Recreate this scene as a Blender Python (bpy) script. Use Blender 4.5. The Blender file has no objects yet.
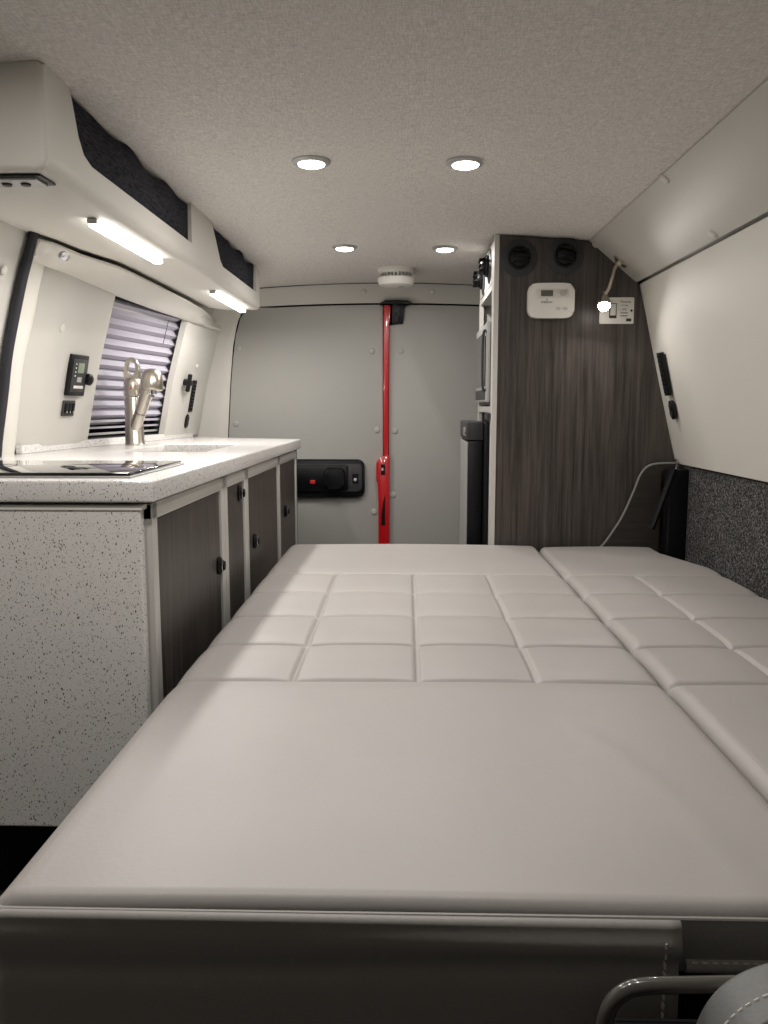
import bpy, bmesh, math, random
from mathutils import Vector, Matrix
random.seed(7)
S = bpy.context.scene
COL = S.collection
PI = math.pi

# ---------------------------------------------------------------- camera, world, exposure
F = 820.0
CZ = 0.90
PITCH, YAW = 0.127356, 0.027814
cam_d = bpy.data.cameras.new('camera'); cam = bpy.data.objects.new('camera', cam_d); COL.objects.link(cam)
cam_d.sensor_fit = 'VERTICAL'; cam_d.sensor_height = 24.0; cam_d.lens = 24.0 * F / 1024.0
cam_d.clip_start = 0.05; cam_d.clip_end = 50
cam.location = (0, 0, CZ); cam.rotation_euler = (PI / 2 - PITCH, 0, YAW)
S.camera = cam
world = bpy.data.worlds.new('world'); S.world = world; world.use_nodes = True
world.node_tree.nodes['Background'].inputs[0].default_value = (1.0, 0.93, 0.85, 1)
world.node_tree.nodes['Background'].inputs[1].default_value = 0.05
S.view_settings.view_transform = 'Standard'; S.view_settings.look = 'None'
S.view_settings.gamma = 1.0; S.view_settings.use_curve_mapping = False
S.view_settings.exposure = -0.15
PUCK_W, STRIP_W, READ_W = 2.2, 4.6, 0.8
LIGHT_COL = (1.0, 0.952, 0.918)

_fw = Vector((-math.sin(YAW) * math.cos(PITCH), math.cos(YAW) * math.cos(PITCH), -math.sin(PITCH)))
_rt = Vector((math.cos(YAW), math.sin(YAW), 0)); _up = _rt.cross(_fw)
def at(u, v, X=None, Y=None, Z=None):
    d = _fw * F + _rt * (u - 384) + _up * (512 - v)
    t = X / d.x if X is not None else Y / d.y if Y is not None else (Z - CZ) / d.z
    return Vector((0, 0, CZ)) + d * t

# ---------------------------------------------------------------- materials
def M(name, col, rough=0.5, metal=0.0, bump=None, tint=None, coat=0.0, emit=None, spec=0.5, sheen=0.0, trans=0.0):
    """bump=(scale,strength[,stretch]); tint=(scale, colour2, stretch, lo, hi)"""
    m = bpy.data.materials.new(name); m.use_nodes = True
    nt = m.node_tree; b = nt.nodes['Principled BSDF']; L = nt.links
    b.inputs['Base Color'].default_value = (*col, 1); b.inputs['Roughness'].default_value = rough
    b.inputs['Metallic'].default_value = metal; b.inputs['Specular IOR Level'].default_value = spec
    b.inputs['Coat Weight'].default_value = coat; b.inputs['Sheen Weight'].default_value = sheen
    tc = nt.nodes.new('ShaderNodeTexCoord')
    def noise(scale, stretch):
        mp = nt.nodes.new('ShaderNodeMapping'); mp.inputs['Scale'].default_value = stretch
        n = nt.nodes.new('ShaderNodeTexNoise'); n.inputs['Scale'].default_value = scale; n.inputs['Detail'].default_value = 4
        L.new(tc.outputs['Object'], mp.inputs[0]); L.new(mp.outputs[0], n.inputs['Vector']); return n
    if tint:
        n = noise(tint[0], tint[2]); r = nt.nodes.new('ShaderNodeValToRGB')
        r.color_ramp.elements[0].position = tint[3]; r.color_ramp.elements[0].color = (*col, 1)
        r.color_ramp.elements[1].position = tint[4]; r.color_ramp.elements[1].color = (*tint[1], 1)
        L.new(n.outputs[0], r.inputs[0]); L.new(r.outputs[0], b.inputs['Base Color'])
    if bump:
        n = noise(bump[0], bump[2] if len(bump) > 2 else (1, 1, 1)); bp = nt.nodes.new('ShaderNodeBump')
        bp.inputs['Strength'].default_value = bump[1]; bp.inputs['Distance'].default_value = bump[3] if len(bump) > 3 else 0.002
        L.new(n.outputs[0], bp.inputs['Height']); L.new(bp.outputs[0], b.inputs['Normal'])
    if emit:
        b.inputs['Emission Color'].default_value = (*emit[0], 1); b.inputs['Emission Strength'].default_value = emit[1]
    if trans: b.inputs['Transmission Weight'].default_value = trans
    return m

def quartz(name, col):
    m = M(name, col, 0.22, coat=0.2); nt = m.node_tree; L = nt.links; b = nt.nodes['Principled BSDF']
    tc = nt.nodes.new('ShaderNodeTexCoord'); last = None
    for i, (sc, th, c, st) in enumerate([(190, .17, (.10, .085, .075), (1, 1, .55)), (300, .19, (.22, .2, .18), (1, .7, 1)), (220, .15, (.85, .84, .8), (.8, 1, 1)), (110, .12, (.22, .2, .18), (1, 1, .8))]):
        mp = nt.nodes.new('ShaderNodeMapping'); mp.inputs['Scale'].default_value = st; mp.inputs['Location'].default_value = (i * 3.1, i, 0)
        mp.inputs['Rotation'].default_value = (.3 * i, .5, .7 * i)
        v = nt.nodes.new('ShaderNodeTexVoronoi'); v.inputs['Scale'].default_value = sc
        n = nt.nodes.new('ShaderNodeTexNoise'); n.inputs['Scale'].default_value = sc * .5
        ms = nt.nodes.new('ShaderNodeMath'); ms.operation = 'MULTIPLY'; ms.inputs[1].default_value = th * 2.1
        lt = nt.nodes.new('ShaderNodeMath'); lt.operation = 'LESS_THAN'
        mx = nt.nodes.new('ShaderNodeMixRGB')
        L.new(tc.outputs['Object'], mp.inputs[0]); L.new(mp.outputs[0], v.inputs['Vector']); L.new(mp.outputs[0], n.inputs['Vector'])
        L.new(n.outputs[0], ms.inputs[0]); L.new(v.outputs['Distance'], lt.inputs[0]); L.new(ms.outputs[0], lt.inputs[1])
        L.new(lt.outputs[0], mx.inputs[0]); mx.inputs[2].default_value = (*c, 1)
        if last: L.new(last.outputs[0], mx.inputs[1])
        else: mx.inputs[1].default_value = (*col, 1)
        last = mx
    L.new(last.outputs[0], b.inputs['Base Color']); return m

def wood(name, a, c, stretch):
    m = M(name, a, 0.42, bump=(60, .12, stretch)); nt = m.node_tree; L = nt.links; b = nt.nodes['Principled BSDF']
    tc = nt.nodes.new('ShaderNodeTexCoord'); mp = nt.nodes.new('ShaderNodeMapping'); mp.inputs['Scale'].default_value = stretch
    n = nt.nodes.new('ShaderNodeTexNoise'); n.inputs['Scale'].default_value = 110; n.inputs['Detail'].default_value = 6; n.inputs['Roughness'].default_value = .7
    r = nt.nodes.new('ShaderNodeValToRGB'); r.color_ramp.elements[0].position = .34; r.color_ramp.elements[1].position = .72
    r.color_ramp.elements[0].color = (*a, 1); r.color_ramp.elements[1].color = (*c, 1)
    L.new(tc.outputs['Object'], mp.inputs[0]); L.new(mp.outputs[0], n.inputs['Vector']); L.new(n.outputs[0], r.inputs[0]); L.new(r.outputs[0], b.inputs['Base Color'])
    return m

def weave(name, c1, c2, sc, bump):
    m = M(name, c1, 0.95, spec=.1); nt = m.node_tree; L = nt.links; b = nt.nodes['Principled BSDF']
    tc = nt.nodes.new('ShaderNodeTexCoord'); outs = []
    for st in ((1, .12, 1), (.12, 1, 1)):
        mp = nt.nodes.new('ShaderNodeMapping'); mp.inputs['Scale'].default_value = st
        n = nt.nodes.new('ShaderNodeTexNoise'); n.inputs['Scale'].default_value = sc; n.inputs['Detail'].default_value = 2
        L.new(tc.outputs['Object'], mp.inputs[0]); L.new(mp.outputs[0], n.inputs['Vector']); outs.append(n)
    a = nt.nodes.new('ShaderNodeMath'); a.operation = 'ADD'; L.new(outs[0].outputs[0], a.inputs[0]); L.new(outs[1].outputs[0], a.inputs[1])
    h = nt.nodes.new('ShaderNodeMath'); h.operation = 'MULTIPLY'; h.inputs[1].default_value = .5; L.new(a.outputs[0], h.inputs[0])
    r = nt.nodes.new('ShaderNodeValToRGB'); r.color_ramp.elements[0].position = .38; r.color_ramp.elements[1].position = .62
    r.color_ramp.elements[0].color = (*c1, 1); r.color_ramp.elements[1].color = (*c2, 1)
    L.new(h.outputs[0], r.inputs[0]); L.new(r.outputs[0], b.inputs['Base Color'])
    bp = nt.nodes.new('ShaderNodeBump'); bp.inputs['Strength'].default_value = bump; bp.inputs['Distance'].default_value = .001
    L.new(h.outputs[0], bp.inputs['Height']); L.new(bp.outputs[0], b.inputs['Normal']); return m

m_head = weave('headliner', (.60, .575, .54), (.84, .81, .77), 520, .6)
m_trim = M('trim_vinyl', (.56, .545, .50), .5, bump=(500, .05))
m_trim2 = M('trim_vinyl_smooth', (.64, .62, .565), .6, bump=(300, .03))
m_door = M('door_board', (.395, .39, .362), .55, bump=(400, .05))
m_leather = M('leather', (.40, .378, .357), .46, bump=(160, .22, (1, 1, 1), .0012), tint=(3, (.38, .36, .339), (1, 1, 1), .4, .6))
m_leather_dark = M('leather_shade', (.30, .28, .25), .5, bump=(160, .2))
m_seat = M('seat_vinyl', (.15, .155, .148), .45, bump=(200, .2))
m_thread = M('thread', (.75, .72, .66), .7)
m_quartz = quartz('quartz_white', (.76, .745, .72))
m_quartz2 = quartz('quartz_grey', (.80, .78, .75))
m_wood = wood('dark_wood', (.022, .018, .015), (.105, .088, .077), (1, 1, .03))
m_woodh = wood('dark_wood_flat', (.018, .015, .012), (.045, .037, .032), (.05, 1, 1))
m_alu = M('aluminium', (.62, .61, .57), .38, .25)
m_edge = M('edge_band', (.58, .56, .52), .45)
m_nickel = M('brushed_nickel', (.62, .57, .50), .30, 1.0)
m_chrome = M('chrome', (.8, .8, .8), .08, 1.0)
m_steel = M('steel', (.6, .6, .6), .3, 1.0)
m_black = M('black_plastic', (.004, .004, .005), .4, spec=.3)
m_blackm = M('black_matte', (.010, .010, .011), .8, spec=.2)
m_grey = M('grey_plastic', (.045, .045, .047), .5, spec=.3)
m_silver = M('silver_plastic', (.45, .45, .44), .4, .3)
m_rubber = M('rubber', (.014, .014, .02), .6)
m_mesh = weave('netting', (.006, .006, .008), (.05, .05, .06), 300, 1.0)
m_felt = M('felt', (.03, .03, .03), .95, bump=(500, .8), tint=(230, (.22, .212, .205), (1, 1, 1), .47, .66), spec=.1)
m_red = M('red_paint', (.50, .008, .012), .28, coat=.6)
m_white = M('white_plastic', (.78, .76, .71), .4)
m_glass = M('black_glass', (.006, .006, .008), .04, coat=1.0)
m_dark = M('dark_cavity', (.015, .014, .013), .85)
m_lcd = M('lcd', (.10, .11, .09), .25)
m_lcdg = M('lcd_lit', (.22, .27, .19), .3, emit=((.4, .55, .3), .06))
m_blind = M('blind_fabric', (.40, .385, .44), .8)
m_band = M('grey_band', (.20, .195, .18), .45)
m_floor = M('floor_vinyl', (.02, .019, .018), .6, bump=(40, .1))
m_lens = M('lamp_lens', (1, 1, 1), .4, emit=((1.0, .95, .88), 14))
m_strip = M('strip_lens', (1, 1, 1), .4, emit=((1.0, .97, .93), 9))
m_bulb = M('reading_lens', (1, 1, 1), .4, emit=((1.0, .93, .82), 40))
m_redlamp = M('red_marker', (.6, .02, .02), .4)
m_green = M('green_carton', (.05, .11, .09), .5)

# ---------------------------------------------------------------- helpers
def link(name, me, m, parent=None):
    o = bpy.data.objects.new(name, me); COL.objects.link(o); me.materials.append(m)
    if parent: o.parent = parent
    return o
def obj(name, bm, m, parent=None, smooth=False, mat=None):
    bmesh.ops.recalc_face_normals(bm, faces=bm.faces[:])
    if mat is not None: bmesh.ops.transform(bm, matrix=mat, verts=bm.verts[:])
    me = bpy.data.meshes.new(name); bm.to_mesh(me); bm.free()
    if smooth:
        for p in me.polygons: p.use_smooth = True
        if smooth != 'all':
            me.set_sharp_from_angle(angle=math.radians(40))
    return link(name, me, m, parent)
def tag(o, label, cat=None, group=None):
    o['label'] = label
    if cat: o['category'] = cat
    if group: o['group'] = group
    return o
def thing(name, label, cat, loc=(0, 0, 0), group=None):
    o = bpy.data.objects.new(name, None); COL.objects.link(o); o.empty_display_size = .05
    return tag(o, label, cat, group)
def struct(o): o['kind'] = 'structure'; return o
def box(bm, a, b, bev=0, seg=2):
    r = bmesh.ops.create_cube(bm, size=1); vs = r['verts']
    for v in vs:
        v.co = Vector([(a[i] + b[i]) / 2 + v.co[i] * abs(b[i] - a[i]) for i in range(3)])
    if bev:
        es = list({e for v in vs for e in v.link_edges})
        bmesh.ops.bevel(bm, geom=es, offset=bev, segments=seg, affect='EDGES', profile=.5)
    return bm
def B(a, b, bev=0, seg=2): return box(bmesh.new(), a, b, bev, seg)
def prism(bm, pts, axis, a, b, bev=0, seg=2):
    """extrude 2D polygon pts along axis from a to b (axis 0: pts=(y,z), 1: (x,z), 2: (x,y))"""
    def mk(p, t): return (t, p[0], p[1]) if axis == 0 else (p[0], t, p[1]) if axis == 1 else (p[0], p[1], t)
    v0 = [bm.verts.new(mk(p, a)) for p in pts]; v1 = [bm.verts.new(mk(p, b)) for p in pts]
    n = len(pts); fs = [bm.faces.new(v0), bm.faces.new(v1[::-1])]
    for i in range(n): fs.append(bm.faces.new((v0[i], v1[i], v1[(i + 1) % n], v0[(i + 1) % n])))
    if bev:
        es = [e for f in fs[:2] for e in f.edges]
        bmesh.ops.bevel(bm, geom=es, offset=bev, segments=seg, affect='EDGES', profile=.5)
    return bm
def rrect(x0, y0, x1, y1, r, n=5):
    out = []
    for cx, cy, a0 in ((x1 - r, y1 - r, 0), (x0 + r, y1 - r, 90), (x0 + r, y0 + r, 180), (x1 - r, y0 + r, 270)):
        for k in range(n + 1):
            a = math.radians(a0 + 90 * k / n); out.append((cx + r * math.cos(a), cy + r * math.sin(a)))
    return out
def ellipse(cx, cy, rx, ry, n=28): return [(cx + rx * math.cos(2 * PI * k / n), cy + ry * math.sin(2 * PI * k / n)) for k in range(n)]
def lathe(bm, prof, n=32, mat=None):
    """prof list of (r,z) around z axis"""
    rings = []
    for r, z in prof:
        if r < 1e-5: rings.append([bm.verts.new((0, 0, z))])
        else: rings.append([bm.verts.new((r * math.cos(2 * PI * k / n), r * math.sin(2 * PI * k / n), z)) for k in range(n)])
    for a, b in zip(rings, rings[1:]):
        if len(a) == 1 and len(b) == 1: continue
        for k in range(n):
            k2 = (k + 1) % n
            if len(a) == 1: bm.faces.new((a[0], b[k], b[k2]))
            elif len(b) == 1: bm.faces.new((a[k], a[k2], b[0]))
            else: bm.faces.new((a[k], a[k2], b[k2], b[k]))
    if mat is not None: bmesh.ops.transform(bm, matrix=mat, verts=[v for r in rings for v in r])
    return bm
def tube(bm, pts, rad, n=10, cap=True, flat=1.0):
    pts = [Vector(p) for p in pts]; rads = rad if isinstance(rad, (list, tuple)) else [rad] * len(pts)
    rings = []; up = None
    for i, p in enumerate(pts):
        t = (pts[min(i + 1, len(pts) - 1)] - pts[max(i - 1, 0)]).normalized()
        if up is None:
            up = Vector((0, 0, 1)) if abs(t.z) < .9 else Vector((1, 0, 0))
        s = t.cross(up).normalized(); up = s.cross(t).normalized()
        rings.append([bm.verts.new(p + (s * math.cos(2 * PI * k / n) + up * flat * math.sin(2 * PI * k / n)) * rads[i]) for k in range(n)])
    for a, b in zip(rings, rings[1:]):
        for k in range(n): bm.faces.new((a[k], a[(k + 1) % n], b[(k + 1) % n], b[k]))
    if cap: bm.faces.new(rings[0][::-1]); bm.faces.new(rings[-1])
    return bm
def smoothpts(pts, k=6):
    pts = [Vector(p) for p in pts]; out = []
    P = [pts[0]] + pts + [pts[-1]]
    for i in range(1, len(P) - 2):
        for j in range(k):
            t = j / k; a, b, c, d = P[i - 1], P[i], P[i + 1], P[i + 2]
            out.append(.5 * ((2 * b) + (c - a) * t + (2 * a - 5 * b + 4 * c - d) * t * t + (3 * b - a - 3 * c + d) * t ** 3))
    out.append(pts[-1]); return out
def interp(x, tab):
    if x <= tab[0][0]: return tab[0][1]
    for (a, va), (b, vb) in zip(tab, tab[1:]):
        if x <= b: return va + (vb - va) * (x - a) / (b - a)
    return tab[-1][1]
def sheet(bm, f, us, vs, t=None):
    """surface grid f(u,v)->Vector; t= Vector function thickness offset"""
    g = [[bm.verts.new(f(u, v)) for v in vs] for u in us]
    for i in range(len(us) - 1):
        for j in range(len(vs) - 1): bm.faces.new((g[i][j], g[i + 1][j], g[i + 1][j + 1], g[i][j + 1]))
    if t is not None:
        h = [[bm.verts.new(f(u, v) + t) for v in vs] for u in us]
        for i in range(len(us) - 1):
            for j in range(len(vs) - 1): bm.faces.new((h[i][j], h[i][j + 1], h[i + 1][j + 1], h[i + 1][j]))
        a, b = len(us) - 1, len(vs) - 1
        for i in range(a):
            bm.faces.new((g[i][0], h[i][0], h[i + 1][0], g[i + 1][0])); bm.faces.new((g[i][b], g[i + 1][b], h[i + 1][b], h[i][b]))
        for j in range(b):
            bm.faces.new((g[0][j], g[0][j + 1], h[0][j + 1], h[0][j])); bm.faces.new((g[a][j], h[a][j], h[a][j + 1], g[a][j + 1]))
    return bm
def lin(a, b, n): return [a + (b - a) * i / n for i in range(n + 1)]
def frame(p, n, up=Vector((0, 0, 1))):
    """matrix: local z = n (outward), local y = up-ish, local x to the viewer's right"""
    n = Vector(n).normalized(); x = Vector(up).cross(n).normalized(); y = n.cross(x)
    m = Matrix((x, y, n)).transposed().to_4x4(); m.translation = Vector(p); return m
def text(name, body, size, mat, m, parent, align='CENTER', ext=.0004):
    c = bpy.data.curves.new(name, 'FONT'); c.body = body; c.size = size; c.extrude = ext; c.align_x = align; c.align_y = 'CENTER'
    t = bpy.data.objects.new(name, c); COL.objects.link(t)
    dg = bpy.context.evaluated_depsgraph_get(); me = bpy.data.meshes.new_from_object(t.evaluated_get(dg))
    bpy.data.objects.remove(t); me.transform(mat); return link(name, me, m, parent)
def copy_tree(o, parent=None, mat=None):
    c = o.copy(); COL.objects.link(c)
    if parent: c.parent = parent
    for ch in list(o.children): copy_tree(ch, c)
    return c
def lamp(name, mat, energy, size, size_y=None, parent=None, spread=PI):
    d = bpy.data.lights.new(name, 'AREA'); d.energy = energy; d.color = LIGHT_COL
    d.shape = 'RECTANGLE' if size_y else 'DISK'; d.size = size; d.spread = spread
    if size_y: d.size_y = size_y
    o = bpy.data.objects.new(name, d); COL.objects.link(o); o.matrix_world = mat
    if parent: o.parent = parent
    return o
DOWN = Matrix.Rotation(0, 4, 'X')

# ---------------------------------------------------------------- shell surfaces
VC = -0.10                     # van centre line
YR = 3.50                      # rear door plane
def ceil_z(x, y):
    z = 1.427 - .072 * (x - VC) ** 2
    if y > 2.8: z -= .024 * ((y - 2.8) / .7) ** 1.5
    return z
XB = [(-.7, -.99), (2.1, -.995), (2.45, -.968), (3.0, -.895), (3.36, -.86), (3.6, -.83)]
LZ = [(0, .02), (.5, 0), (.78, 0), (1.0, .045), (1.2, .10), (1.42, .17)]
def WL(y, z, off=0): return interp(y, XB) + interp(z, LZ) + off
RZ = [(0, .85), (.725, .833), (1.027, .760), (1.271, .701), (1.40, .55)]
def WR(y, z, off=0): return interp(z, RZ) - off
def hit(fn, u, v, sx):
    d = _fw * F + _rt * (u - 384) + _up * (512 - v); lo, hi = .0005, .006
    for _ in range(50):
        t = (lo + hi) / 2; p = Vector((0, 0, CZ)) + d * t
        if (p.x - fn(p.y, p.z)) * sx < 0: lo = t
        else: hi = t
    return p
def hitL(u, v): 
    p = hit(WL, u, v, -1); e = .01
    n = Vector((0, 2 * e, WL(p.y, p.z + 0) * 0)).cross(Vector((0, 0, 1)))
    dy = (WL(p.y + e, p.z) - WL(p.y - e, p.z)) / (2 * e); dz = (WL(p.y, p.z + e) - WL(p.y, p.z - e)) / (2 * e)
    return p, Vector((1, -dy, -dz)).normalized()
def hitR(u, v):
    p = hit(WR, u, v, 1); e = .01
    dz = (WR(p.y, p.z + e) - WR(p.y, p.z - e)) / (2 * e)
    return p, Vector((-1, 0, dz)).normalized()

def cap_button(p, n, parent, r=.011, m=None):
    bm = lathe(bmesh.new(), [(r, 0), (r, .0015), (r * .86, .0035), (r * .5, .0045), (0, .0048)], 20, frame(p, n))
    return obj('screw_cap', bm, m or m_trim2, parent, True)

# floor / ceiling / walls
struct(obj('floor', B((-1.15, -.7, -.04), (1.0, 3.6, 0)), m_floor))
bm = sheet(bmesh.new(), lambda x, y: Vector((x, y, ceil_z(x, y))), lin(-.80, .66, 40), lin(-.7, 3.56, 60), Vector((0, 0, .02)))
struct(obj('ceiling', bm, m_head, smooth=True))
# left wall with a window opening
bm = bmesh.new(); ys = [-.7, 0, 1.0, 1.84, 2.1, 2.25, 2.44, 2.72, 3.02, 3.2, 3.36]; zs = [0, .3, .6, .8, 1.0, 1.2, 1.235, 1.27, 1.42]
g = {(y, z): bm.verts.new((WL(y, z, -.045), y, z)) for y in ys for z in zs}
for i in range(len(ys) - 1):
    for j in range(len(zs) - 1):
        if 2.44 <= ys[i] < 3.02 and .8 <= zs[j] < 1.2: continue
        bm.faces.new((g[ys[i], zs[j]], g[ys[i + 1], zs[j]], g[ys[i + 1], zs[j + 1]], g[ys[i], zs[j + 1]]))
wl = struct(obj('wall_left', bm, m_trim, smooth=True))
# window
win = struct(obj('window_1', sheet(bmesh.new(), lambda y, z: Vector((WL(y, z, -.10), y, z)), [2.38, 2.7, 3.08], lin(.76, 1.24, 6), Vector((-.006, 0, 0))), m_glass, smooth=True))
bm = bmesh.new()
def ribbon(bm, pts, w):
    tube(bm, pts, w, 8)
ribbon(bm, [(WL(2.42, z, -.05), 2.42, z) for z in lin(.79, 1.23, 8)], .03); ribbon(bm, [(WL(3.04, z, -.05), 3.04, z) for z in lin(.79, 1.23, 8)], .03)
ribbon(bm, [(WL(y, .79, -.05), y, .79) for y in lin(2.4, 3.06, 8)], .022); ribbon(bm, [(WL(y, 1.23, -.06), y, 1.23) for y in lin(2.4, 3.06, 8)], .022)
obj('window_seal', bm, m_rubber, win, True)

_sc = sorted([(p.z, p.y) for p in (hitL(u, v)[0] for u, v in ((-5, 448), (2, 390), (8, 340), (19, 285), (32, 235)))])
_pc = sorted([(p.z, p.y) for p in (hitL(u, v)[0] for u, v in ((20, 446), (24, 400), (28, 360), (38, 322), (49, 265), (58, 238)))])
def ysc(z): return interp(z, _sc)
def ypc(z): return interp(z, _pc)
# sliding door, seal, pillar
sd = struct(obj('door_3', sheet(bmesh.new(), lambda a, z: Vector((WL(-.7 + a * (ysc(z) + .7), z, -.012), -.7 + a * (ysc(z) + .7), z)), lin(0, 1, 20), lin(.05, 1.34, 30), Vector((-.02, 0, 0))), m_trim, smooth=True))
bm = tube(bmesh.new(), smoothpts([(WL(ysc(z), z, .004), ysc(z), z) for z in lin(.3, 1.33, 16)], 2), .012, 12)
obj('door_seal', bm, m_rubber, sd, True)
for u, v in ((7, 271),): p, n = hitL(u, v); cap_button(p - n * .008, n, sd)
bm = bmesh.new()
def pil(a, z):
    y0 = ysc(z) + .012; y1 = ypc(z)
    y = y0 + (y1 - y0) * a; return Vector((WL(y, z, -.025 + .035 * math.sin(PI * min(1, .08 + a * .92)) ** .6), y, z))
sheet(bm, pil, lin(0, 1, 10), lin(.3, 1.33, 30)); obj('door_pillar', bm, m_trim2, wl, True)

# interior side panels on the left wall
def side_panel(name, ya, yb, z0, z1, label, cat, rnd=.05, lead=0):
    """ya,yb functions of z"""
    def f(a, z):
        y = ya(z) + (yb(z) - ya(z)) * a; d = (y - ya(z)); off = 0
        if lead and d < lead: off = -.034 * (1 - d / lead) ** 1.6
        return Vector((WL(y, z, off), y, z))
    o = obj(name, sheet(bmesh.new(), f, lin(0, 1, 24), lin(z0, z1, 26), Vector((-.022, 0, 0))), m_trim, smooth=True)
    return tag(o, label, cat)
pan1 = side_panel('wall_cladding', lambda z: ypc(z) + .014, lambda z: 2.455, .79, 1.262,
    'tall pale vinyl wall panel holding the black battery monitor, left of the pleated blind', 'wall panel', lead=.10)
pan2 = side_panel('wall_cladding', lambda z: 3.0, lambda z: interp(z, [(.7, 3.37), (1.24, 3.36)]), .79, 1.225,
    'pale vinyl wall panel between the pleated blind and the rear door, with a black knob', 'wall panel')
p, n = hitL(62, 328); cap_button(p, n, pan1)
p, n = hitL(197, 366); cap_button(p, n, pan2, .008)

# right wall: lower liner, main panel, upper panel, felt
wr = struct(obj('wall_right', sheet(bmesh.new(), lambda y, z: Vector((WR(y, z) + .03, y, z)), [-.7, 1, 2, 3, 3.6], [0, .4, .725, 1.027, 1.271, 1.42], Vector((.01, 0, 0))), m_trim, smooth=False))
pr = obj('wall_cladding', sheet(bmesh.new(), lambda y, z: Vector((WR(y, z) - .003 * math.sin(PI * (z - .725) / .546) ** 1, y, z)), lin(-.7, 3.4, 30), lin(.728, 1.268, 24), Vector((.012, 0, 0))), m_trim2, smooth=True)
tag(pr, 'large smooth cream wall panel above the dark felt strip on the right side', 'wall panel')
RU = [(.698, 1.272), (.655, 1.306), (.605, 1.349), (.553, 1.394)]
pu = obj('upper_panel', prism(bmesh.new(), [(.690, 1.272), (.700, 1.278), (.555, 1.400), (.546, 1.394)], 1, -.7, 3.4, .002), m_trim, smooth=True)
tag(pu, 'sloping pale grey vinyl panel where the right wall meets the ceiling', 'wall panel')
def hitU(u, v):
    d = _fw * F + _rt * (u - 384) + _up * (512 - v); n = Vector((-(1.394 - 1.272), 0, -(.690 - .546))).normalized()
    q = Vector((.690, 0, 1.272)); t = (q - Vector((0, 0, CZ))).dot(n) / d.dot(n); return Vector((0, 0, CZ)) + d * t, n
for u, v in ((665, 179), (713, 234), (594, 246), (627, 281)): p, n = hitU(u, v); cap_button(p, n, pu, .0125)
fe = obj('felt_liner', B((.846, -.7, .02), (.862, 2.478, .722), .003), m_felt); tag(fe, 'speckled charcoal felt lining along the right wall beside the bed', 'wall lining')

# rear wall: header and pillars round the doors
def edgeL(z): return interp(z, [(0, -.765), (.78, -.765), (1.0, -.75), (1.15, -.735), (1.25, -.715), (1.30, -.69), (1.325, -.655), (1.34, -.6)])
bm = bmesh.new()
def header(a, x):
    zt = ceil_z(x, YR) + .004; zb = 1.328 - .05 * (x - VC) ** 2
    return Vector((x, YR - .045 + .03 * a, zt + (zb - zt) * a - .0))
sheet(bm, header, lin(0, 1, 6), lin(-.80, .60, 30))
wrr = struct(obj('wall_rear', bm, m_trim, smooth=True))
def pillar(a, z):
    x0 = WL(3.36, z, -.045); x1 = edgeL(z) + .004; s = a
    x = x0 + (x1 - x0) * s; y = 3.355 + (YR - .012 - 3.36) * math.sin(s * PI / 2) ** 1.0
    return Vector((x, y, z))
bm = sheet(bmesh.new(), pillar, lin(0, 1, 10), lin(0.0, 1.40, 40)); obj('rear_pillar', bm, m_trim2, wrr, True)
bm = sheet(bmesh.new(), lambda a, z: Vector((2 * VC - pillar(a, z).x, pillar(a, z).y, z)), lin(0, 1, 10), lin(0.0, 1.40, 40)); obj('rear_pillar', bm, m_trim2, wrr, True)
obj('header_seam', tube(bmesh.new(), [(x, YR - .047, ceil_z(x, YR - .047) - .001) for x in lin(-.74, .56, 30)], .0022, 6), m_rubber, wrr, True)
for u, v in ((364, 291), (432, 292)): cap_button(at(u, v, Y=YR - .034), (0, -1, .3), wrr, .012)
obj('rubber_gasket', B((-.82, YR + .012, .0), (.62, YR + .03, 1.40)), m_blackm, wrr)

# rear doors
def door_poly(x0, x1, left):
    pts = []
    if left:
        pts = [(x1, .03), (x1, 1.318)]
        for x in lin(x1 - .02, -.62, 8): pts.append((x, 1.321 - .05 * (x - VC) ** 2))
        pts += [(-.650, 1.312), (-.676, 1.300), (-.700, 1.27)] + [(edgeL(z) + .007, z) for z in (1.2, 1.1, 1.0, .9, .78, .5, .03)]
        return pts[::-1]
    pts = [(x0, .03), (x0, 1.236), (x0 + .004, 1.24), (x0 + .054, 1.24), (x0 + .058, 1.246), (x0 + .066, 1.318)]
    for x in lin(x0 + .09, .42, 8): pts.append((x, 1.321 - .05 * (x - VC) ** 2))
    pts += [(.455, 1.298), (.472, 1.27)] + [(2 * VC - edgeL(z) - .012, z) for z in (1.2, 1.1, 1.0, .9, .78, .5, .03)]
    return pts
d1 = struct(obj('door_1', prism(bmesh.new(), door_poly(0, -.1005, True), 1, YR - .012, YR + .012, .004), m_door, smooth=True))
d2 = struct(obj('door_2', prism(bmesh.new(), door_poly(-.077, 0, False), 1, YR - .012, YR + .012, .004), m_door, smooth=True))
for u, v in ((239, 348), (236, 424), (372, 351), (377, 430), (374, 512), (381, 317)): cap_button(at(u, v, Y=YR - .012), (0, -1, 0), d1, .0135 if v > 320 else .009, m_door)
for u, v in ((401, 351), (395, 431), (393, 495)): cap_button(at(u, v, Y=YR - .012), (0, -1, 0), d2, .0135, m_door)
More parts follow.
